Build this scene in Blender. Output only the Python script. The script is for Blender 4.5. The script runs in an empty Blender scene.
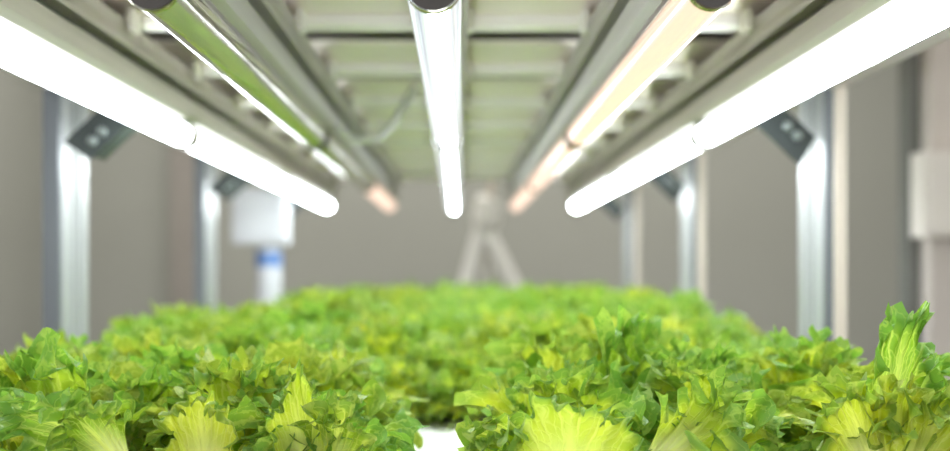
import bpy, bmesh, math, random
from mathutils import Vector, Matrix, noise
R = math.radians
sc = bpy.context.scene
C = sc.collection
F, CX, CY, ZC = 1000.0, 459.0, 270.0, 1.25        # focal length in pixels, optical axis in the frame, eye height

def at(px, py, d):
    """the point of the place that stands d metres in front of the lens and shows at this pixel"""
    return Vector(((px - CX) / F * d, d, ZC + (CY - py) / F * d))

# ------------------------------------------------------------------ materials
def mat(name, color=(.5, .5, .5), rough=.5, metal=0., noise=0., nscale=8., stretch=(1, 1, 1), spec=.5, bump=0.):
    m = bpy.data.materials.new(name); m.use_nodes = True
    nt = m.node_tree; b = nt.nodes['Principled BSDF']
    b.inputs['Roughness'].default_value = rough
    b.inputs['Metallic'].default_value = metal
    b.inputs['Specular IOR Level'].default_value = spec
    b.inputs['Base Color'].default_value = (*color, 1)
    if noise or bump:
        tc = nt.nodes.new('ShaderNodeTexCoord'); mp = nt.nodes.new('ShaderNodeMapping')
        mp.inputs['Scale'].default_value = stretch
        nz = nt.nodes.new('ShaderNodeTexNoise'); nz.inputs['Scale'].default_value = nscale
        nz.inputs['Detail'].default_value = 4
        nt.links.new(tc.outputs['Object'], mp.inputs[0]); nt.links.new(mp.outputs[0], nz.inputs[0])
        if noise:
            rp = nt.nodes.new('ShaderNodeMapRange')
            rp.inputs[1].default_value = .3; rp.inputs[2].default_value = .7
            rp.inputs[3].default_value = 1 - noise; rp.inputs[4].default_value = 1 + noise
            mx = nt.nodes.new('ShaderNodeVectorMath'); mx.operation = 'SCALE'
            mx.inputs[0].default_value = color
            nt.links.new(nz.outputs[0], rp.inputs[0]); nt.links.new(rp.outputs[0], mx.inputs['Scale'])
            nt.links.new(mx.outputs[0], b.inputs['Base Color'])
        if bump:
            bp = nt.nodes.new('ShaderNodeBump'); bp.inputs['Strength'].default_value = bump
            bp.inputs['Distance'].default_value = .002
            nt.links.new(nz.outputs[0], bp.inputs['Height']); nt.links.new(bp.outputs[0], b.inputs['Normal'])
    return m

def emit(name, color, strength, streak=0.):
    m = bpy.data.materials.new(name); m.use_nodes = True
    nt = m.node_tree; b = nt.nodes['Principled BSDF']
    b.inputs['Base Color'].default_value = (.02, .02, .02, 1)
    b.inputs['Roughness'].default_value = .12
    b.inputs['Emission Color'].default_value = (*color, 1)
    b.inputs['Emission Strength'].default_value = strength
    # the strip inside faces down, glow is added on the back half shell to light the deck
    tn = nt.nodes.new('ShaderNodeTexCoord'); sn = nt.nodes.new('ShaderNodeSeparateXYZ')
    dn = nt.nodes.new('ShaderNodeMapRange'); dn.interpolation_type = 'SMOOTHSTEP'
    dn.inputs[1].default_value = -.2; dn.inputs[2].default_value = .6; dn.inputs[3].default_value = strength; dn.inputs[4].default_value = strength * (.35 if streak else .12)
    nt.links.new(tn.outputs['Normal'], sn.inputs[0]); nt.links.new(sn.outputs[2], dn.inputs[0])
    nt.links.new(dn.outputs[0], b.inputs['Emission Strength'])
    if streak:                                    # a clear cover: the glow is uneven round the tube
        tc = nt.nodes.new('ShaderNodeTexCoord'); mp = nt.nodes.new('ShaderNodeMapping')
        mp.inputs['Scale'].default_value = (150, 1.2, 150)
        nz = nt.nodes.new('ShaderNodeTexNoise'); nz.inputs['Scale'].default_value = 1.; nz.inputs['Detail'].default_value = 2
        sp = nt.nodes.new('ShaderNodeSeparateXYZ')
        ab = nt.nodes.new('ShaderNodeMath'); ab.operation = 'MULTIPLY_ADD'; ab.inputs[1].default_value = 1; ab.inputs[2].default_value = -.0025
        a2 = nt.nodes.new('ShaderNodeMath'); a2.operation = 'ABSOLUTE'
        core = nt.nodes.new('ShaderNodeMapRange'); core.interpolation_type = 'SMOOTHSTEP'
        core.inputs[1].default_value = .0035; core.inputs[2].default_value = .0065
        core.inputs[3].default_value = 1.; core.inputs[4].default_value = 0.
        rp = nt.nodes.new('ShaderNodeMapRange'); rp.inputs[1].default_value = .35; rp.inputs[2].default_value = .65
        rp.inputs[3].default_value = .006; rp.inputs[4].default_value = .019
        mx = nt.nodes.new('ShaderNodeMath'); mx.operation = 'MAXIMUM'
        ml = nt.nodes.new('ShaderNodeMath'); ml.operation = 'MULTIPLY'; nt.links.new(dn.outputs[0], ml.inputs[1])
        L = nt.links.new
        L(tc.outputs['Object'], mp.inputs[0]); L(mp.outputs[0], nz.inputs[0]); L(nz.outputs[0], rp.inputs[0])
        L(tc.outputs['Object'], sp.inputs[0]); L(sp.outputs[0], ab.inputs[0]); L(ab.outputs[0], a2.inputs[0]); L(a2.outputs[0], core.inputs[0])
        
        bk = nt.nodes.new('ShaderNodeMapRange'); bk.inputs[1].default_value = .0; bk.inputs[2].default_value = .4  # extra upward glow added to brighten the deck
        bk.inputs[3].default_value = 1.; bk.inputs[4].default_value = 16.
        sd = nt.nodes.new('ShaderNodeMath'); sd.operation = 'MULTIPLY'
        L(sn.outputs[2], bk.inputs[0]); L(bk.outputs[0], sd.inputs[0]); L(rp.outputs[0], sd.inputs[1])
        L(core.outputs[0], mx.inputs[0]); L(sd.outputs[0], mx.inputs[1]); L(mx.outputs[0], ml.inputs[0])
        L(ml.outputs[0], b.inputs['Emission Strength'])
    return m

def leaf_material(name, pale, body_a, body_b, rim):
    m = bpy.data.materials.new(name); m.use_nodes = True
    nt = m.node_tree; nt.nodes.clear(); N = nt.nodes.new; L = nt.links.new
    def M(op, a, b=None, c=None):
        n = N('ShaderNodeMath'); n.operation = op
        for i, v in enumerate((a, b, c)):
            if v is None: continue
            if isinstance(v, (int, float)): n.inputs[i].default_value = v
            else: L(v, n.inputs[i])
        return n.outputs[0]
    def ramp(x, a, b, lo=0., hi=1.):
        n = N('ShaderNodeMapRange'); n.interpolation_type = 'SMOOTHSTEP'; L(x, n.inputs[0])
        for i, v in zip((1, 2, 3, 4), (a, b, lo, hi)): n.inputs[i].default_value = v
        return n.outputs[0]
    def mixc(f, a, b):
        n = N('ShaderNodeMix'); n.data_type = 'RGBA'
        if isinstance(f, (int, float)): n.inputs[0].default_value = f
        else: L(f, n.inputs[0])
        for i, v in ((6, a), (7, b)):
            if isinstance(v, tuple): n.inputs[i].default_value = (*v, 1)
            else: L(v, n.inputs[i])
        return n.outputs[2]
    uv = N('ShaderNodeUVMap'); uv.uv_map = 'UVMap'
    sp = N('ShaderNodeSeparateXYZ'); L(uv.outputs[0], sp.inputs[0])
    t = M('MULTIPLY_ADD', sp.outputs[0], 2., -1.); s = sp.outputs[1]
    tc = N('ShaderNodeTexCoord')
    nz = N('ShaderNodeTexNoise'); nz.inputs['Scale'].default_value = 70; nz.inputs['Detail'].default_value = 3
    L(tc.outputs['Object'], nz.inputs[0])
    nzc = M('SUBTRACT', nz.outputs[0], .5)
    at_ = M('ABSOLUTE', t)
    # veins: side veins leave the midrib and fork towards the margin
    k1 = M('ADD', M('MULTIPLY_ADD', t, 5.5, M('MULTIPLY', nzc, 1.1)), 0.)
    v1 = ramp(M('ABSOLUTE', M('SUBTRACT', M('FRACT', k1), .5)), .02, .10, 1., 0.)
    k2 = M('MULTIPLY_ADD', t, 11., M('MULTIPLY', nzc, 2.8))
    v2 = M('MULTIPLY', ramp(M('ABSOLUTE', M('SUBTRACT', M('FRACT', M('ADD', k2, .3)), .5)), .03, .13, .8, 0.), ramp(s, .45, .7))
    k3 = M('MULTIPLY_ADD', s, 9., M('ADD', M('MULTIPLY', at_, -5.), M('MULTIPLY', nzc, 2.5)))
    v3 = ramp(M('ABSOLUTE', M('SUBTRACT', M('FRACT', k3), .5)), .02, .11, .55, 0.)
    rib = M('MULTIPLY', ramp(at_, .02, .10, 1., 0.), ramp(s, .55, .95, 1., 0.))
    vein = M('MINIMUM', M('ADD', M('MAXIMUM', M('MAXIMUM', v1, v2), v3), M('MULTIPLY', rib, 1.)), 1.)
    oi = N('ShaderNodeObjectInfo'); rnd = oi.outputs['Random']
    nz2 = N('ShaderNodeTexNoise'); nz2.inputs['Scale'].default_value = 22; nz2.inputs['Detail'].default_value = 2
    L(tc.outputs['Object'], nz2.inputs[0])
    patch = ramp(nz2.outputs[0], .35, .65)
    body = mixc(patch, body_a, body_b)
    base = mixc(ramp(s, .20, .72), pale, body)
    edge = M('MINIMUM', M('ADD', ramp(s, .80, .96), M('MULTIPLY', M('SUBTRACT', rnd, .5), .45)), 1.)
    edge = M('MAXIMUM', edge, 0.)
    col = mixc(edge, base, rim)
    col = mixc(M('MULTIPLY', vein, M('SUBTRACT', .62, M('MULTIPLY', edge, .38))), col, (.66, .78, .22))
    hs = N('ShaderNodeHueSaturation'); L(col, hs.inputs['Color'])
    L(M('MULTIPLY_ADD', rnd, .022, .474), hs.inputs['Hue']); L(M('MULTIPLY_ADD', rnd, .26, 1.03), hs.inputs['Value'])
    col = hs.outputs[0]
    bp = N('ShaderNodeBump'); bp.inputs['Strength'].default_value = .5; bp.inputs['Distance'].default_value = .0012
    L(M('SUBTRACT', M('MULTIPLY', nz.outputs[0], .6), M('MULTIPLY', vein, .7)), bp.inputs['Height'])
    pr = N('ShaderNodeBsdfPrincipled'); pr.inputs['Roughness'].default_value = .34
    pr.inputs['Specular IOR Level'].default_value = .38
    L(col, pr.inputs['Base Color']); L(bp.outputs[0], pr.inputs['Normal'])
    tl = N('ShaderNodeBsdfTranslucent')
    g = N('ShaderNodeMix'); g.data_type = 'RGBA'; g.blend_type = 'MULTIPLY'; g.inputs[0].default_value = 1
    L(col, g.inputs[6]); g.inputs[7].default_value = (1.12, 1.06, .60, 1)
    L(g.outputs[2], tl.inputs[0]); L(bp.outputs[0], tl.inputs[1])
    mx = N('ShaderNodeMixShader'); mx.inputs[0].default_value = .5
    L(pr.outputs[0], mx.inputs[1]); L(tl.outputs[0], mx.inputs[2])
    out = N('ShaderNodeOutputMaterial'); L(mx.outputs[0], out.inputs[0])
    return m

M_WALL = mat('grey painted wall', (.355, .358, .322), .85, noise=.03, nscale=2)
M_FLOOR = mat('grey epoxy floor', (.34, .34, .32), .45, noise=.06, nscale=3)
M_CEIL = mat('white ceiling', (.7, .7, .68), .9, noise=.02)
M_TRIM = mat('brown grey pilaster', (.30, .275, .25), .8, noise=.04)
M_ALU = mat('aluminium profile', (.46, .43, .385), .36, .35, noise=.06, nscale=4, stretch=(60, 1, 60), bump=.1)
M_GROOVE_SHADE = mat('dark groove and side shade', (.16, .165, .15), .5, .3, noise=.1)
M_STEEL = mat('blue grey galvanised steel', (.14, .155, .17), .38, .5, noise=.08, nscale=10, stretch=(8, 8, .5))
M_WHITE = mat('white coated steel', (.27, .28, .275), .35, .0, noise=.03, nscale=10, stretch=(20, 20, .4))
M_CREAM = mat('cream steel and warm light', (.56, .50, .425), .45, noise=.04)
M_BRACE = mat('dark green grey steel', (.045, .055, .054), .42, .5, noise=.15, nscale=20)
M_BOLT = mat('zinc bolt', (.20, .23, .22), .35, .6, noise=.1)
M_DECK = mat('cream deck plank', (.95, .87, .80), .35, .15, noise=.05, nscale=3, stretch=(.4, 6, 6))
M_PANEL = mat('olive shelf panel', (.33, .30, .27), .6, noise=.06)
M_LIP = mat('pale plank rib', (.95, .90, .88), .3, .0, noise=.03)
M_HOLDER_GLINT = mat('white plastic holder and glint', (.92, .88, .82), .3, noise=.03)
M_CAP = mat('dark brown end cap', (.035, .030, .028), .35, noise=.2)
M_RING = mat('brass coloured ring', (.55, .50, .36), .25, .8, noise=.1)
M_UNLIT = mat('clear unlit tube', (.70, .67, .58), .09, .62, noise=.06, nscale=1.5, stretch=(60, 2, 60), bump=.35)
M_FOAM = mat('white foam raft', (.90, .91, .88), .7, noise=.02, nscale=60, bump=.1)
M_TRAY = mat('white plastic trough', (.82, .84, .82), .4, noise=.02)
M_BOX = mat('white junction box plastic', (.50, .51, .54), .4, noise=.02)
M_PINK = mat('pale pink beige post', (.54, .49, .45), .5, noise=.03)
M_PBOX = mat('pale beige box plastic', (.70, .66, .61), .5, noise=.02)
M_BLUE = mat('blue label', (.10, .19, .42), .5, noise=.04)
M_PIPE = mat('white pvc pipe', (.80, .78, .74), .4, noise=.03)
M_CABLE = mat('white cable', (.84, .84, .82), .4, noise=.02)
M_STALK = mat('pale lettuce stalk', (.66, .74, .40), .5, noise=.1, nscale=60)
M_LEAF = leaf_material('lime lettuce leaf', (.76, .80, .42), (.42, .60, .045), (.57, .69, .085), (.15, .31, .05))
M_DEEP = leaf_material('deep green lettuce leaf', (.66, .76, .36), (.22, .42, .04), (.34, .53, .06), (.14, .31, .05))
M_COOL = emit('cool white light tube', (.90, .97, 1.), 27.)
M_COOLC = emit('cool white clear light tube', (.88, .96, 1.), 40., streak=1)
M_WARM = emit('warm peach light tube', (1., .685, .53), .80)

# ------------------------------------------------------------------ mesh helpers
def link(name, bm, m, parent=None, loc=(0, 0, 0), smooth=False, bevel=0.):
    if bevel:
        bmesh.ops.bevel(bm, geom=[e for e in bm.edges if len(e.link_faces) == 2 and e.calc_face_angle(0) > .5], offset=bevel, segments=2, affect='EDGES', profile=.6)
    bmesh.ops.recalc_face_normals(bm, faces=bm.faces)
    me = bpy.data.meshes.new(name); bm.to_mesh(me); bm.free()
    me.materials.append(m)
    if smooth:
        for p in me.polygons: p.use_smooth = True
    o = bpy.data.objects.new(name, me); C.objects.link(o); o.location = loc
    if parent is not None:
        o.parent = parent
    return o
def box(bm, x0, x1, y0, y1, z0, z1):
    v = [bm.verts.new((x, y, z)) for x in (x0, x1) for y in (y0, y1) for z in (z0, z1)]
    for f in ((0, 1, 3, 2), (4, 6, 7, 5), (0, 4, 5, 1), (2, 3, 7, 6), (0, 2, 6, 4), (1, 5, 7, 3)):
        bm.faces.new([v[i] for i in f])
def B(*boxes):
    bm = bmesh.new()
    for b in boxes: box(bm, *b)
    return bm
def prism(bm, pts, axis, a, b):
    """pts: 2D outline; axis 0/1/2: direction of extrusion from a to b"""
    def P(p, h):
        return {0: (h, p[0], p[1]), 1: (p[0], h, p[1]), 2: (p[0], p[1], h)}[axis]
    A = [bm.verts.new(P(p, a)) for p in pts]; Bv = [bm.verts.new(P(p, b)) for p in pts]
    n = len(pts)
    bm.faces.new(A); bm.faces.new(Bv[::-1])
    for i in range(n):
        bm.faces.new((A[i], Bv[i], Bv[(i + 1) % n], A[(i + 1) % n]))
def tube(bm, pts, r, n=16, caps=True):
    pts = [Vector(p) for p in pts]; rings = []
    rs = r if isinstance(r, (list, tuple)) else [r] * len(pts)
    for i, p in enumerate(pts):
        d = (pts[min(i + 1, len(pts) - 1)] - pts[max(i - 1, 0)]).normalized()
        u = d.cross(Vector((0, 0, 1)))
        if u.length < 1e-4: u = Vector((1, 0, 0))
        u.normalize(); w = d.cross(u)
        rings.append([bm.verts.new(p + (u * math.cos(2 * math.pi * k / n) + w * math.sin(2 * math.pi * k / n)) * rs[i]) for k in range(n)])
    for a, b in zip(rings, rings[1:]):
        for k in range(n):
            bm.faces.new((a[k], a[(k + 1) % n], b[(k + 1) % n], b[k]))
    if caps:
        bm.faces.new(rings[0]); bm.faces.new(rings[-1][::-1])
def tag(o, label, cat, group=None, kind=None):
    if label: o['label'] = label
    if cat: o['category'] = cat
    if group: o['group'] = group
    if kind: o['kind'] = kind
    return o
def empty(name, loc, label, cat, group=None, rz=0.):
    o = bpy.data.objects.new(name, None); C.objects.link(o); o.location = loc; o.rotation_euler.z = rz
    o.empty_display_size = .02
    return tag(o, label, cat, group)
def struct(name, bm, m, **k):
    o = link(name, bm, m, **k); o['kind'] = 'structure'; return o
def rel(o, parent):
    """parent o and keep where it stands (parents are never scaled)"""
    o.parent = parent; o.location = Vector(o.location) - Vector(parent.location); return o

# ------------------------------------------------------------------ the room
XL, XR, YB, YF, ZT = -1.68, 1.95, 4.1, -1.6, 2.7
struct('floor', B((XL - .1, XR + .1, YF, YB + .1, -.1, 0)), M_FLOOR)
struct('ceiling', B((XL - .1, XR + .1, YF, YB + .1, ZT, ZT + .1)), M_CEIL)
struct('wall_left', B((XL - .1, XL, YF, YB, 0, ZT)), M_WALL)
struct('wall_right', B((XR, XR + .1, YF, YB, 0, ZT)), M_WALL)
struct('wall_back', B((XL - .1, XR + .1, YB, YB + .1, 0, ZT)), M_WALL)
struct('trim_1', B((-1.17, -1.07, YB - .05, YB, 0, ZT)), M_TRIM, bevel=.006)
struct('trim_2', B((XR - .07, XR, YB - .07, YB, 0, ZT)), M_TRIM, bevel=.006)
struct('baseboard_back', B((XL, XR, YB - .015, YB, 0, .09)), M_TRIM)

# ------------------------------------------------------------------ the grow rack: posts, braces, rails, shelf deck
Z = lambda z: ZC + z
XIL, XIR = -.419, .384                 # inner faces of the left and right posts
POSTY = (1.055, 1.655, 2.255)
Y0, Y1 = .40, 2.42
rack = empty('grow_rack', (0, 1.4, 0), 'metal growing rack with paired uprights and a slatted shelf over the lettuce bed', 'rack')
def rpart(name, bm, m, parent=None, **k):
    o = link(name, bm, m, **k)
    if parent is None:
        o.location.y -= 1.4; o.parent = rack
    else:
        o.parent = parent
    return o
for side, xi in ((-1, XIL), (1, XIR)):
    for k, y in enumerate((.455,) + POSTY):
        bm = bmesh.new()               # the web facing the bed: a channel with two long grooves
        t = .004
        ys = [0, .026, .028, .034, .036, .044, .046, .052, .054, .075]
        zs = [0, 0, 1, 1, 0, 0, 1, 1, 0, 0]
        pts = [(xi + side * (.0035 * g), y + a) for a, g in zip(ys, zs)] + [(xi + side * .009, y + .075), (xi + side * .009, y)]
        prism(bm, pts, 2, .02, Z(.215))
        post = rpart('post', bm, M_WHITE)
        fl = bmesh.new(); box(fl, *sorted((xi + side * .0005, xi + side * .018)), y - .006, y - .0005, .02, Z(.215))
        f = rpart('front_flange', fl, M_STEEL, post, bevel=.0015)
        if side > 0:
            e = bmesh.new(); box(e, xi + .009, xi + .0205, y - .012, y + .03, .02, Z(.215))  # strip coloured cream for warm light on the right post fronts
            ob = rpart('warm_light_strip', e, M_CREAM, post, bevel=.002); ob['label'] = 'outer edge strip in cream, painted warm light'
        fo = bmesh.new(); box(fo, *sorted((xi - side * .02, xi + side * .04)), y - .02, y + .095, 0, .02)
        rpart('foot_plate', fo, M_STEEL, post, bevel=.003)
        # the angled brace: from low on the post up and in to the shelf
        yy = y + .012
        a = Vector((xi - side * .0255, Z(.130))); b = Vector((xi - side * .075, Z(.1765)))
        dr = (b - a).normalized(); nn = Vector((-dr.y, dr.x)); h = .0165
        bm = bmesh.new()
        prism(bm, [tuple(a + nn * h - dr * .012), tuple(a - nn * h - dr * .004), tuple(b - nn * h), tuple(b + nn * h)], 1, yy - .022, yy - .018)
        prism(bm, [tuple(a - nn * (h - .004)), tuple(a - nn * h), tuple(b - nn * h), tuple(b - nn * (h - .004))], 1, yy - .018, yy + .012)
        br = rpart('brace', bm, M_BRACE)
        for q in (-.001, .013):
            bm = bmesh.new()
            p = a + dr * (.012 + q) - nn * .004
            tube(bm, [(p.x, yy - .0225, p.y), (p.x, yy - .026, p.y), (p.x, yy - .0275, p.y)], [.0052, .005, .0035], 12)
            rpart('bolt', bm, M_BOLT, br)
    o = rpart('side_rail', B(tuple(sorted((xi, xi + side * .018))) + (Y0, Y1, Z(.190), Z(.216))), M_ALU, bevel=.002)
    o = rpart('shelf_angle', B(tuple(sorted((xi - side * .068, xi - side * .078))) + (Y0, Y1, Z(.176), Z(.2258))), M_ALU, bevel=.001)
    o = rpart('side_rail', B(tuple(sorted((xi, xi + side * .018))) + (Y0, Y1, Z(-.225), Z(-.19))), M_ALU, bevel=.002)
# shelf deck above: cream planks with a pale rib each, dark gaps between, thin panel on top
DK0, PITCH = .897, .2107
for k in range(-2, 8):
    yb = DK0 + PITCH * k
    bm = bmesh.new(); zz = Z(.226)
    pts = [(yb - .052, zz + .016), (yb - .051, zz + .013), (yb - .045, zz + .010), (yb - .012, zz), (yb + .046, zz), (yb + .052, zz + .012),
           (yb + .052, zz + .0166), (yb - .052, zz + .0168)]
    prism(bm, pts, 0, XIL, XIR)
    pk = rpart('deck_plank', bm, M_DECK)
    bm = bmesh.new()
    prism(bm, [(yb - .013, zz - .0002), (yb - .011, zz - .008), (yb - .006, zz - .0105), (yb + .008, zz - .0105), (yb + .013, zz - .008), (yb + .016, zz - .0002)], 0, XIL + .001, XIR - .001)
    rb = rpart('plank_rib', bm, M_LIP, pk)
rpart('shelf_panel', B((XIL, XIR, Y0, Y1, Z(.262), Z(.268))), M_PANEL)
for x in (XIL + .01, -.0175, XIR - .03):
    rpart('deck_bearer', B((x, x + .02, Y0, Y1, Z(.243), Z(.2615))), M_ALU)
for y in (.43,) + POSTY:
    rpart('cross_bar', B((XIL, XIR, y + .02, y + .05, Z(-.2235), Z(-.196))), M_ALU, bevel=.002)

# ------------------------------------------------------------------ light rows: five battens, three tubes in each
H, S, XC = .150, .1455, -.0170
TL = .613
TY = [.520 + TL * k for k in range(3)]
RADII = [.0125, .0143, .0150, .0135, .0125]
ROWX = [-.3070, -.1610, -.0135, .1330, .2735]
ROWS = ['outermost left', 'inner left', 'middle', 'inner right', 'outermost right']
def batten(x, row):
    r = empty('light_batten', (x, Y0 + .05, Z(.16)), f'long aluminium batten holding the {row} row of light tubes under the shelf', 'light fixture', 'tube battens under the shelf')
    L0, L1 = 0, Y1 - Y0 - .06
    def p(name, bm, m, parent=r, **k): return link(name, bm, m, parent, **k)
    z = lambda v: v - .16
    bm = bmesh.new()
    prism(bm, [(-.008, z(.1655)), (.008, z(.1655)), (.0125, z(.171)), (.0165, z(.184)), (.0150, z(.186)), (-.0150, z(.186)), (-.0165, z(.184)), (-.0125, z(.171))], 1, L0, L1)
    p('lamp_housing', bm, M_ALU)
    p('neck_channel', B((-.0085, .0085, L0, L1, z(.1865), z(.1935))), M_GROOVE_SHADE)
    bm = bmesh.new()
    prism(bm, [(-.0195, z(.194)), (.0195, z(.194)), (.0205, z(.197)), (.0185, z(.206)), (.0205, z(.2148)), (-.0205, z(.2148)), (-.0185, z(.206)), (-.0205, z(.197))], 1, L0, L1)
    p('mounting_rail', bm, M_ALU)
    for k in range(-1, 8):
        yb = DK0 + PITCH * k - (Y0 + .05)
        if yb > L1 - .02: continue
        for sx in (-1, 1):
            p('glint_block', B(tuple(sorted((sx * .0208, sx * .0262))) + (yb - .036, yb - .0145, z(.2080), z(.2255))), M_HOLDER_GLINT, bevel=.0015)  # pale blocks drawn in place of tube glints along the rail
    for y in [TY[0], TY[1], TY[2], TY[2] + TL]:
        yb = y - (Y0 + .05)
        bm = bmesh.new()
        prism(bm, [(-.006, z(.1650)), (-.010, z(.150)), (-.007, z(.142)), (.007, z(.142)), (.010, z(.150)), (.006, z(.1650))], 1, yb - .0035, yb + .0035)
        if y != TY[0]: p('lamp_holder', bm, M_HOLDER_GLINT)
        else: bm.free()
    return r
def light_tube(x, y, m, label, rad):
    r = empty('light_tube', (x, y, Z(H)), label, 'light tube', 'tubes in the light rows')
    a, b = (.0065, TL - .034)
    n = 28
    bm = bmesh.new(); tube(bm, [(0, a + (b - a) * q / 12, 0) for q in range(13)], rad, n, caps=False)
    g = link('tube_body', bm, m, r, smooth=True)
    for q, sgn in ((a, -1), (b, 1)):
        bm = bmesh.new(); tube(bm, [(0, q, 0), (0, q + sgn * .0045, 0)], .976 * rad, n)
        cp = link('end_cap', bm, M_CAP, r); cp['label'] = 'dark round end cap'
        bm = bmesh.new(); tube(bm, [(0, q - sgn * .001, 0), (0, q + sgn * .002, 0), (0, q + sgn * .0035, 0)], [1.03 * rad, 1.045 * rad, rad], n, caps=False)
        link('ring', bm, M_RING, cp, smooth=True)
    return r
PL = ['nearest', 'middle', 'far']
for i in range(5):
    x = ROWX[i]
    batten(x, ROWS[i])
    for k in range(3):
        if i in (0, 4): m, look = M_COOL, 'lit cool white light tube'
        elif i == 2: m, look = M_COOLC, 'lit clear-covered cool white light tube'
        elif i == 3: m, look = M_WARM, 'lit peach-coloured light tube'
        else: m, look = (M_WARM, 'lit peach-coloured light tube') if k == 2 else (M_UNLIT, 'unlit glassy tube reflecting green')
        light_tube(x, TY[k], m, f'{look}, {PL[k]} of three in the {ROWS[i]} row', RADII[i])

# ------------------------------------------------------------------ small things on and around the rack
p = at(263.5, 217, 2.24)
jb = empty('junction_box', (p.x, 2.233, p.z), 'white junction box fixed on the farthest left rack post', 'junction box')
link('box_body', B((-.058, .062, -.05, -.004, -.062, .062)), M_BOX, jb, bevel=.008)
link('box_lid', B((-.054, .058, -.058, -.0505, -.058, .058)), M_BOX, jb, bevel=.003)
bm = bmesh.new(); tube(bm, [(.018, -.027, -.071), (.018, -.027, -.0625)], .016, 16); link('cable_gland', bm, M_BOX, jb)
tw = empty('riser_pipe', (p.x + .018, 2.206, ZC - .134), 'white riser pipe standing below the junction box', 'pipe')
bm = bmesh.new(); tube(bm, [(0, 0, 0), (0, 0, p.z - .072 - ZC + .134)], .028, 24); link('pipe_body', bm, M_BOX, tw, smooth=False)
bm = bmesh.new(); tube(bm, [(0, 0, p.z - .112 - ZC + .134), (0, 0, p.z - .078 - ZC + .134)], .0284, 24); b_ = link('band', bm, M_BLUE, tw); b_['label'] = 'blue band'

# neighbouring upright with its box, right edge
d = 1.75
a = at(926, 200, d)
nb = empty('service_post', (a.x + .03, d, 0), 'pale pinkish beige service post at the right edge, outside the rack', 'post')
link('post_body', B((-.03, .03, -.02, .05, 0, 2.45)), M_PINK, nb, bevel=.004)
link('shade_strip', B((-.052, -.0305, .02, .06, 0, 2.45)), M_GROOVE_SHADE, nb, bevel=.003)  # dark strip painted as the shaded side face of the post
q = at(905, 197, d)
sb = empty('service_box', (q.x, d - .022, q.z), 'pale beige box mounted on the service post at the right edge', 'box')
link('box_body', B((0, .15, -.05, 0, -.072, .072)), M_PBOX, sb, bevel=.008)
link('box_cover', B((.006, .144, -.056, -.0505, -.066, .066)), M_PBOX, sb, bevel=.003)

# white A-shaped pipe stand in front of the back wall
d = 2.95
ap = at(486, 214, d); l2 = at(463, 295, d); r2 = at(519, 295, d)
def down(a, b, z):          # run on along the leg to the floor
    k = (a.z - z) / (a.z - b.z); return a + (b - a) * k
st = empty('pipe_stand', (ap.x, d, 0), 'white A-shaped pipe stand in front of the grey back wall', 'stand')
def sp(name, pts, r, m=M_PIPE, n=18):
    bm = bmesh.new(); tube(bm, [Vector(v) - Vector(st.location) for v in pts], r, n); return link(name, bm, m, st, smooth=False)
la = at(481, 228, d); ra = at(485, 228, d)
sp('leg', [down(la, l2, 0.), la], .023)
sp('leg', [down(ra, r2, 0.), ra], .023)
sp('leg', [Vector((ap.x, d + .6, 0)), ap + Vector((0, .03, 0))], .02)
sp('tee_joint', [at(483, 232, d), at(486, 222, d), at(489, 200, d), at(490, 198, d)], [.03, .042, .042, .03], n=24)
sp('upright', [at(489, 199, d), at(498, 150, d)], .012, M_CREAM)

# pale cable hanging under the deck
bm = bmesh.new()
pts = [(418, 66, 1.30), (416, 84, 1.285), (407, 99, 1.27), (400, 112, 1.25), (391, 126, 1.235), (376, 138, 1.22), (352, 139, 1.21), (330, 120, 1.20)]
P = [at(*v) for v in pts]; P2 = []
for i in range(len(P) - 1):
    a0, a1, a2, a3 = P[max(i - 1, 0)], P[i], P[i + 1], P[min(i + 2, len(P) - 1)]
    for k in range(6):
        t = k / 6
        P2.append(.5 * ((2 * a1) + (a2 - a0) * t + (2 * a0 - 5 * a1 + 4 * a2 - a3) * t * t + (3 * a1 - a0 - 3 * a2 + a3) * t ** 3))
P2.append(P[-1]); tube(bm, P2, .0045, 10)
tag(link('power_cord', bm, M_CABLE, smooth=True), 'pale power cord looping below the shelf planks left of the middle tubes', 'cord')

# ------------------------------------------------------------------ the lettuce bed
ZR = Z(-.135)                      # top of the foam raft
tr = empty('grow_tray', (0, 1.4, Z(-.19)), 'long white growing trough under the lettuce bed', 'trough')
link('trough_floor', B((XIL + .006, XIR - .006, Y0 - 1.4, Y1 - 1.4, .001, .005)), M_TRAY, tr)
for bx in ((XIL + .006, XIL + .012, Y0 - 1.4, Y1 - 1.4, .0055, .032), (XIR - .012, XIR - .006, Y0 - 1.4, Y1 - 1.4, .0055, .032),
           (XIL + .0125, XIR - .0125, Y0 - 1.4, Y0 - 1.394, .0055, .032), (XIL + .0125, XIR - .0125, Y1 - 1.406, Y1 - 1.4, .0055, .032)):
    link('trough_rim', B(bx), M_TRAY, tr, bevel=.001)
tag(link('foam_raft', B((XIL + .014, XIR - .014, Y0 + .008, Y1 - .008, ZR - .0185, ZR)), M_FOAM, bevel=.002), 'white foam raft carrying the lettuce, seen in gaps between heads', 'raft')

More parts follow.
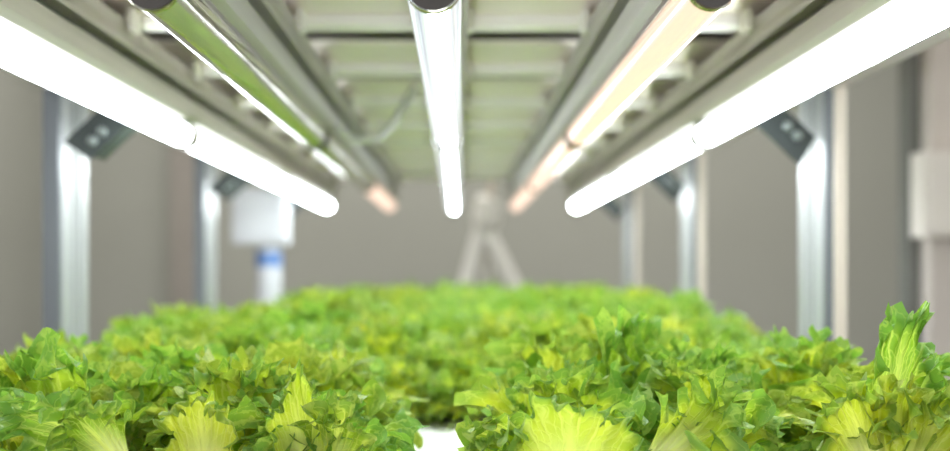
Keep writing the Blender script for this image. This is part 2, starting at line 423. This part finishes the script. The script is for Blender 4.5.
def leaf_mesh(name, L, amax, seed, bend=.6, curl=1.2, ruffle=.010, teeth=.11, cup=3., nt=64, ns=20, kr=4.5, stalk=.0045, wid=1., cs=.78, deep=False, cv=1.):
    """A frilly lettuce leaf: base at the origin, growing up +Z, its back (outside of the head) towards -Y."""
    rg = random.Random(seed)
    ph = [rg.uniform(0, 6.28) for _ in range(8)]
    k2 = rg.uniform(25, 33); k3 = rg.uniform(48, 58)
    nteeth = rg.randint(23, 28)
    tj = [rg.uniform(.45, 1.25) for _ in range(nteeth + 2)]
    vs, fs, uvs = [], [], []
    for i in range(nt + 1):
        t = -1 + 2 * i / nt
        a = t * amax
        q = (t + 1) / 2 * nteeth + .22 * math.sin(5 * t + ph[5]); qi = int(math.floor(q)); fr = q - qi
        tri = (fr / .7 if fr < .7 else (1 - fr) / .3)
        tooth = (tri ** 1.6 - .3) * tj[max(0, min(nteeth, qi))]
        lobe = .07 * math.sin(kr * math.pi * t + ph[0] + 1.) + .05 * math.sin(2.1 * kr * t + ph[6])
        Ra = L * (1 - .30 * abs(t) ** 2.6)
        cl = curl * (1 - .45 * cv + cv * (.45 * math.sin(kr * 1.35 * math.pi * t + ph[1]) + .30 * math.sin(.6 * k2 * t + ph[4])))
        cy, cz, psi = 0., 0., 0.
        for j in range(ns + 1):
            s = j / ns
            s = s ** .85
            if j:
                ds = s - sp_
                e = max(0., (s - cs) / (1 - cs))
                psi = bend * s ** 1.6 + cl * e ** 1.4
                cy += ds * math.cos(psi); cz += ds * math.sin(psi)
            sp_ = s
            m1 = s ** 2.2 * (.25 + .75 * abs(t)); m2 = s ** 7
            grow = Ra * (1 + lobe * s ** 3 + teeth * tooth * s ** 13)
            rr = cy * grow
            x = rr * math.sin(a) * wid + t * stalk * (1 - s) ** 1.5
            up = rr * math.cos(a)
            out = cz * grow
            wv = k2 * t + 1.2 * math.sin(3 * t + ph[6]) + ph[3]
            out += ruffle * (m1 * math.sin(kr * math.pi * t + ph[2]) + 1.15 * m2 * math.sin(wv) + .20 * s ** 9 * math.sin(k3 * t + ph[7]))
            x += (.75 * m2 * math.cos(wv + .6) + .2 * s ** 9 * math.cos(k3 * t + ph[7])) * ruffle
            up += ruffle * (.35 * m2 * math.sin(wv * .5 + ph[1]) + .18 * s ** 9 * math.sin(k3 * t + ph[1]))
            out -= cup * x * x
            out += s * L * (.030 * noise.noise(Vector((x * 75, up * 75, seed * .37))) + .016 * noise.noise(Vector((x * 190, up * 190, seed * .71))))
            vs.append((x, -out, up)); uvs.append(((t + 1) / 2, s))
    W = ns + 1
    for i in range(nt):
        for j in range(ns):
            fs.append((i * W + j, (i + 1) * W + j, (i + 1) * W + j + 1, i * W + j + 1))
    me = bpy.data.meshes.new(name); me.from_pydata(vs, [], fs)
    uvl = me.uv_layers.new(name='UVMap')
    for lp in me.loops: uvl.data[lp.index].uv = uvs[lp.vertex_index]
    me.materials.append(M_LEAF); me.materials.append(M_DEEP)
    for p in me.polygons: p.use_smooth = True; p.material_index = 1 if deep else 0
    me.update()
    return me

rng = random.Random(11)
POOL_OUT = [leaf_mesh('leaf', rng.uniform(.098, .118), R(rng.uniform(44, 58)), 100 + i, deep=i % 3 == 1, bend=rng.uniform(.35, .9), curl=rng.uniform(.6, 1.8), ruffle=rng.uniform(.009, .014), nt=124, teeth=.11) for i in range(7)]
POOL_IN = [leaf_mesh('leaf', rng.uniform(.086, .104), R(rng.uniform(40, 52)), 200 + i, deep=i % 3 == 0, bend=rng.uniform(-.1, .45), curl=rng.uniform(.3, 1.6), ruffle=rng.uniform(.008, .012), nt=124, teeth=.11) for i in range(6)]

def layout(rg, n_out=8, n_in=7):
    """where the leaves of one head sit: (mesh, matrix)"""
    res = []
    a0 = rg.uniform(0, 6.28)
    for k in range(n_out):
        az = a0 + 6.283 * k / n_out + rg.uniform(-.25, .25)
        tilt = rg.uniform(.42, .75)
        M = Matrix.Rotation(az, 4, 'Z') @ Matrix.Translation((0, -.007, .006)) @ Matrix.Rotation(tilt, 4, 'X') @ Matrix.Scale(rg.uniform(.85, 1.05), 4)
        res.append((rg.choice(POOL_OUT), M))
    for k in range(4):
        M = Matrix.Rotation(a0 + .8 + 1.571 * k + rg.uniform(-.3, .3), 4, 'Z') @ Matrix.Translation((0, -.008, .010)) @ Matrix.Rotation(rg.uniform(.95, 1.2), 4, 'X') @ Matrix.Scale(rg.uniform(.75, .92), 4)
        res.append((rg.choice(POOL_OUT), M))
    for k in range(n_in):
        az = a0 + .4 + 6.283 * k / n_in + rg.uniform(-.35, .35)
        tilt = rg.uniform(.02, .33)
        M = Matrix.Rotation(az, 4, 'Z') @ Matrix.Translation((0, -.004, .010)) @ Matrix.Rotation(tilt, 4, 'X') @ Matrix.Scale(rg.uniform(.85, 1.08), 4)
        res.append((rg.choice(POOL_IN), M))
    return res
def stalk_mesh():
    bm = bmesh.new(); tube(bm, [(0, 0, .0005), (0, 0, .008), (0, 0, .022)], [.009, .010, .005], 12)
    for f in bm.faces: f.smooth = True
    me = bpy.data.meshes.new('stalk'); bm.to_mesh(me); bm.free(); me.materials.append(M_STALK); return me
STALK = stalk_mesh()

def join_head(seed):
    rg = random.Random(seed)
    bm = bmesh.new()
    for me, M in layout(rg) + [(STALK, Matrix.Identity(4))]:
        k = me.copy(); k.transform(M); bm.from_mesh(k); bpy.data.meshes.remove(k)
    me = bpy.data.meshes.new('lettuce_head'); bm.to_mesh(me); bm.free(); me.materials.append(M_LEAF); me.materials.append(M_DEEP)
    return me
HEADS = [join_head(900 + i) for i in range(8)]

def near_head(x, y, seed, label, n_out=7, n_in=6, scale=1., group='lettuce heads in the front of the bed'):
    r = empty('lettuce_head', (x, y, ZR), label, 'lettuce', group)
    rg = random.Random(seed)
    o = bpy.data.objects.new('stalk', STALK); C.objects.link(o); o.parent = r
    for me, M in layout(rg, n_out, n_in):
        o = bpy.data.objects.new('leaf', me); C.objects.link(o); o.parent = r
        o.matrix_local = Matrix.Scale(scale * .86, 4) @ M
    return r
def hero_leaf(head, tip, base, d, width, seed, face=0., lean=0., d2=None, **k):
    """a leaf of HEAD whose middle of the margin shows at pixel tip and whose base at pixel base; width in pixels"""
    T = at(tip[0], tip[1], d2 or d); Bp = at(base[0], base[1], d)
    L = (T - Bp).length
    w = width / F * d
    amax = k.pop('amax', R(50))
    wid = w / (2 * L * .80 * math.sin(amax))
    me = leaf_mesh('leaf', L * 1.08, amax, seed, wid=wid, cs=k.pop('cs', .84), nt=k.pop('nt', 150), ns=k.pop('ns', 28), **k)
    o = bpy.data.objects.new('leaf', me); C.objects.link(o)
    up = (T - Bp).normalized()
    yb = Vector((math.sin(face), math.cos(face), 0)); xb = yb.cross(up).normalized(); yb = up.cross(xb).normalized()
    M = Matrix((xb, yb, up)).transposed().to_4x4(); M.translation = Bp
    o.parent = head; o.matrix_local = Matrix.Translation(-Vector(head.location)) @ M
    return o

# front heads, each with the leaves the photo shows on it
def hx(px, d): return (px - CX) / F * d
hA = near_head(hx(236, .64), .64, 21, 'lettuce head with two upright veined fan leaves, left of the white raft gap', 5, 5, .86)
hero_leaf(hA, (197, 392), (210, 502), .575, 78, 301, face=.1, bend=.12, curl=2.5, cv=.35, ruffle=.005, cup=4, teeth=.11, amax=R(46))
hero_leaf(hA, (288, 378), (312, 500), .575, 66, 322, face=-.45, bend=.15, curl=2.2, cv=.35, ruffle=.004, kr=2.2, cup=5, teeth=.09, amax=R(56))
hB = near_head(hx(45, .66), .66, 22, 'lettuce head with dark serrated leaves in the bottom left corner', 6, 5, .92)
hero_leaf(hB, (62, 352), (70, 500), .64, 105, 303, face=.15, bend=.35, curl=1.7, ruffle=.007, cup=3, teeth=.11)
hero_leaf(hB, (20, 398), (120, 460), .585, 70, 304, deep=True, face=.6, bend=.5, curl=.7, ruffle=.007, teeth=.11)
hero_leaf(hB, (70, 405), (125, 470), .575, 66, 305, deep=True, face=-.3, bend=.9, curl=.8, ruffle=.010, teeth=.11)
hC = near_head(hx(566, .65), .65, 23, 'lettuce head with a broad front leaf, dark rim curled over, right of centre', 5, 5, .90)
hero_leaf(hC, (572, 402), (566, 508), .565, 165, 306, face=0, bend=.15, curl=2.6, cv=.45, ruffle=.006, cup=3, teeth=.11, amax=R(52), kr=3.2)
hero_leaf(hC, (478, 402), (545, 470), .585, 62, 307, deep=True, face=.5, bend=1.1, curl=1.2, ruffle=.007, teeth=.11)
hero_leaf(hC, (490, 432), (545, 500), .575, 60, 317, face=.6, bend=.6, curl=1.0, ruffle=.007, teeth=.11)
hD = near_head(hx(612, .76), .76, 24, 'tall lettuce head with crinkled tops standing behind the broad curled front leaf', 7, 6, 1.05)
hero_leaf(hD, (612, 325), (625, 470), .70, 80, 308, deep=True, face=-.5, bend=.25, curl=1.6, ruffle=.010, teeth=.11)
hero_leaf(hD, (655, 352), (630, 480), .69, 90, 309, face=.5, bend=.3, curl=1.8, ruffle=.009, teeth=.11)
hero_leaf(hD, (545, 345), (560, 480), .72, 100, 318, face=.2, bend=.3, curl=1.8, ruffle=.007, teeth=.11)
hE = near_head(hx(705, .65), .65, 25, 'lettuce head with a folded leaf showing a pale slanting midrib, in front', 5, 5, .86)
hero_leaf(hE, (733, 405), (640, 476), .58, 70, 310, face=.9, bend=.5, curl=1.0, ruffle=.011, cup=14, teeth=.11)
hero_leaf(hE, (700, 412), (705, 500), .60, 74, 319, face=-.3, bend=.3, curl=1.6, ruffle=.008, teeth=.11)
hF = near_head(hx(893, .64), .64, 26, 'lettuce head at the right with one leaf standing far above the bed', 5, 5, .92)
hero_leaf(hF, (908, 320), (876, 462), .60, 76, 331, deep=True, face=-.3, bend=.05, curl=1.0, ruffle=.006, teeth=.11, amax=R(50), stalk=.006, kr=2.4)
hero_leaf(hF, (890, 380), (903, 475), .58, 84, 312, face=-.2, bend=.5, curl=1.6, ruffle=.007, teeth=.11, cup=8)
hero_leaf(hF, (845, 385), (878, 490), .58, 66, 313, face=.5, bend=.3, curl=1.4, ruffle=.008, teeth=.11)
hero_leaf(hF, (935, 405), (905, 500), .575, 80, 314, face=-.2, bend=.3, curl=1.3, ruffle=.009, teeth=.11)
hG = near_head(hx(805, .72), .72, 27, 'pale lettuce head between the folded midrib leaf and the tall right leaf', 6, 6, .95)
hero_leaf(hG, (818, 350), (785, 440), .86, 60, 315, face=.2, bend=.5, curl=1.0, ruffle=.008, teeth=.11)
hH = near_head(hx(325, .62), .62, 28, 'low lettuce head just left of the white raft gap', 6, 4, .72)
hero_leaf(hH, (348, 408), (325, 480), .58, 80, 316, deep=True, face=.2, bend=.9, curl=.8, ruffle=.007, teeth=.11)
hI = near_head(hx(130, .66), .66, 29, 'lettuce head with pale ribs between the two leftmost leafy heads', 6, 5, .84)

# the rest of the bed
taken = [(o.location.x, o.location.y) for o in (hA, hB, hC, hD, hE, hF, hG, hH, hI)]
gaps = [(hx(421, d_), d_) for d_ in (.72, .79, .86, .90)]
def zone(x, y):
    ss = 'along the left edge' if x < -.20 else ('along the right edge' if x > .17 else 'in the middle')
    if y < 1.0: return f'green frilly lettuce head {ss} of the bed, ahead of the first posts'
    if y < 1.62: return f'soft-focus lettuce head {ss} of the bed, between the first and second posts'
    return f'blurred far lettuce head {ss} of the bed, beyond the second posts'
n = 0
yy = .72; row = 0
while yy < 2.36:
    xs = [-.355 + .086 * c + (.043 if row % 2 else 0) for c in range(9)]
    for x in xs:
        x += rng.uniform(-.015, .015); y = yy + rng.uniform(-.015, .015)
        if x > .328 or x < -.352: continue
        if x * 1 / y < -.52 or x / y > .56: continue           # outside the frame
        if any((x - a) ** 2 + (y - b) ** 2 < .055 ** 2 for a, b in taken): continue
        if any((x - a) ** 2 + (y - b) ** 2 < .066 ** 2 for a, b in gaps): continue
        if x > .24 and y < 1.0: sc_ = rng.uniform(.56, .64)
        elif y > 1.0: sc_ = rng.uniform(.76, 1.0) * (.92 if x < -.22 else 1.)
        else: sc_ = rng.uniform(.76, .90) * (.93 if x < -.22 else 1.)
        o = bpy.data.objects.new('lettuce_head', rng.choice(HEADS)); C.objects.link(o)
        o.location = (x, y, ZR); o.rotation_euler.z = rng.uniform(0, 6.28); o.scale = (sc_, sc_, sc_)
        l = zone(x, y); tag(o, l, 'lettuce', l.split('lettuce head ')[1].replace('of the bed', 'lettuce'))
        n += 1
    yy += .086; row += 1
for x, y, k in ((hx(474, .88), .88, .56), (hx(398, .89), .89, .56), (hx(436, .93), .93, .60)):
    o = bpy.data.objects.new('lettuce_head', HEADS[n % 8]); C.objects.link(o)
    o.location = (x, y, ZR); o.scale = (k, k, k); tag(o, 'small low lettuce head just behind the white raft gap', 'lettuce', 'low lettuce behind the raft gap'); n += 1
print('heads', n)

# ------------------------------------------------------------------ light, camera
w = bpy.data.worlds.new('room air'); sc.world = w; w.use_nodes = True
w.node_tree.nodes['Background'].inputs[0].default_value = (1, .98, .95, 1)
w.node_tree.nodes['Background'].inputs[1].default_value = 1.15
def area(name, loc, sx, sy, power, col=(1, 1, 1), rot=(0, 0, 0)):
    l = bpy.data.lights.new(name, 'AREA'); l.shape = 'RECTANGLE'; l.size = sx; l.size_y = sy; l.energy = power; l.color = col
    o = bpy.data.objects.new(name, l); C.objects.link(o); o.location = loc; o.rotation_euler = rot
    return o
area('ceiling_fill', (-1.0, 2.2, ZT - .02), .3, 2.4, 14, (1, .97, .92))  # unseen fill lights, added to brighten the walls
area('ceiling_fill', (1.1, 2.2, ZT - .02), .3, 2.4, 14, (1, .97, .92))
area('ceiling_fill', (0, 3.3, ZT - .02), 2.4, .3, 14, (1, .97, .92))

cd = bpy.data.cameras.new('camera'); cam = bpy.data.objects.new('camera', cd); C.objects.link(cam)
cam.location = (0, 0, ZC); cam.rotation_euler = (R(90), 0, 0)
cd.sensor_width = 36; cd.lens = F / 950 * 36
cd.shift_x = (475 - CX) / 950; cd.shift_y = (CY - 225.5) / 950
cd.clip_start = .02
cd.dof.use_dof = True; cd.dof.focus_distance = .585
cd.dof.aperture_fstop = (cd.lens / 1000) / .0115
sc.camera = cam
sc.view_settings.view_transform = 'Standard'; sc.view_settings.look = 'None'
sc.view_settings.exposure = .60; sc.view_settings.gamma = 1
sc.cycles.use_denoising = True
sc.cycles.max_bounces = 10
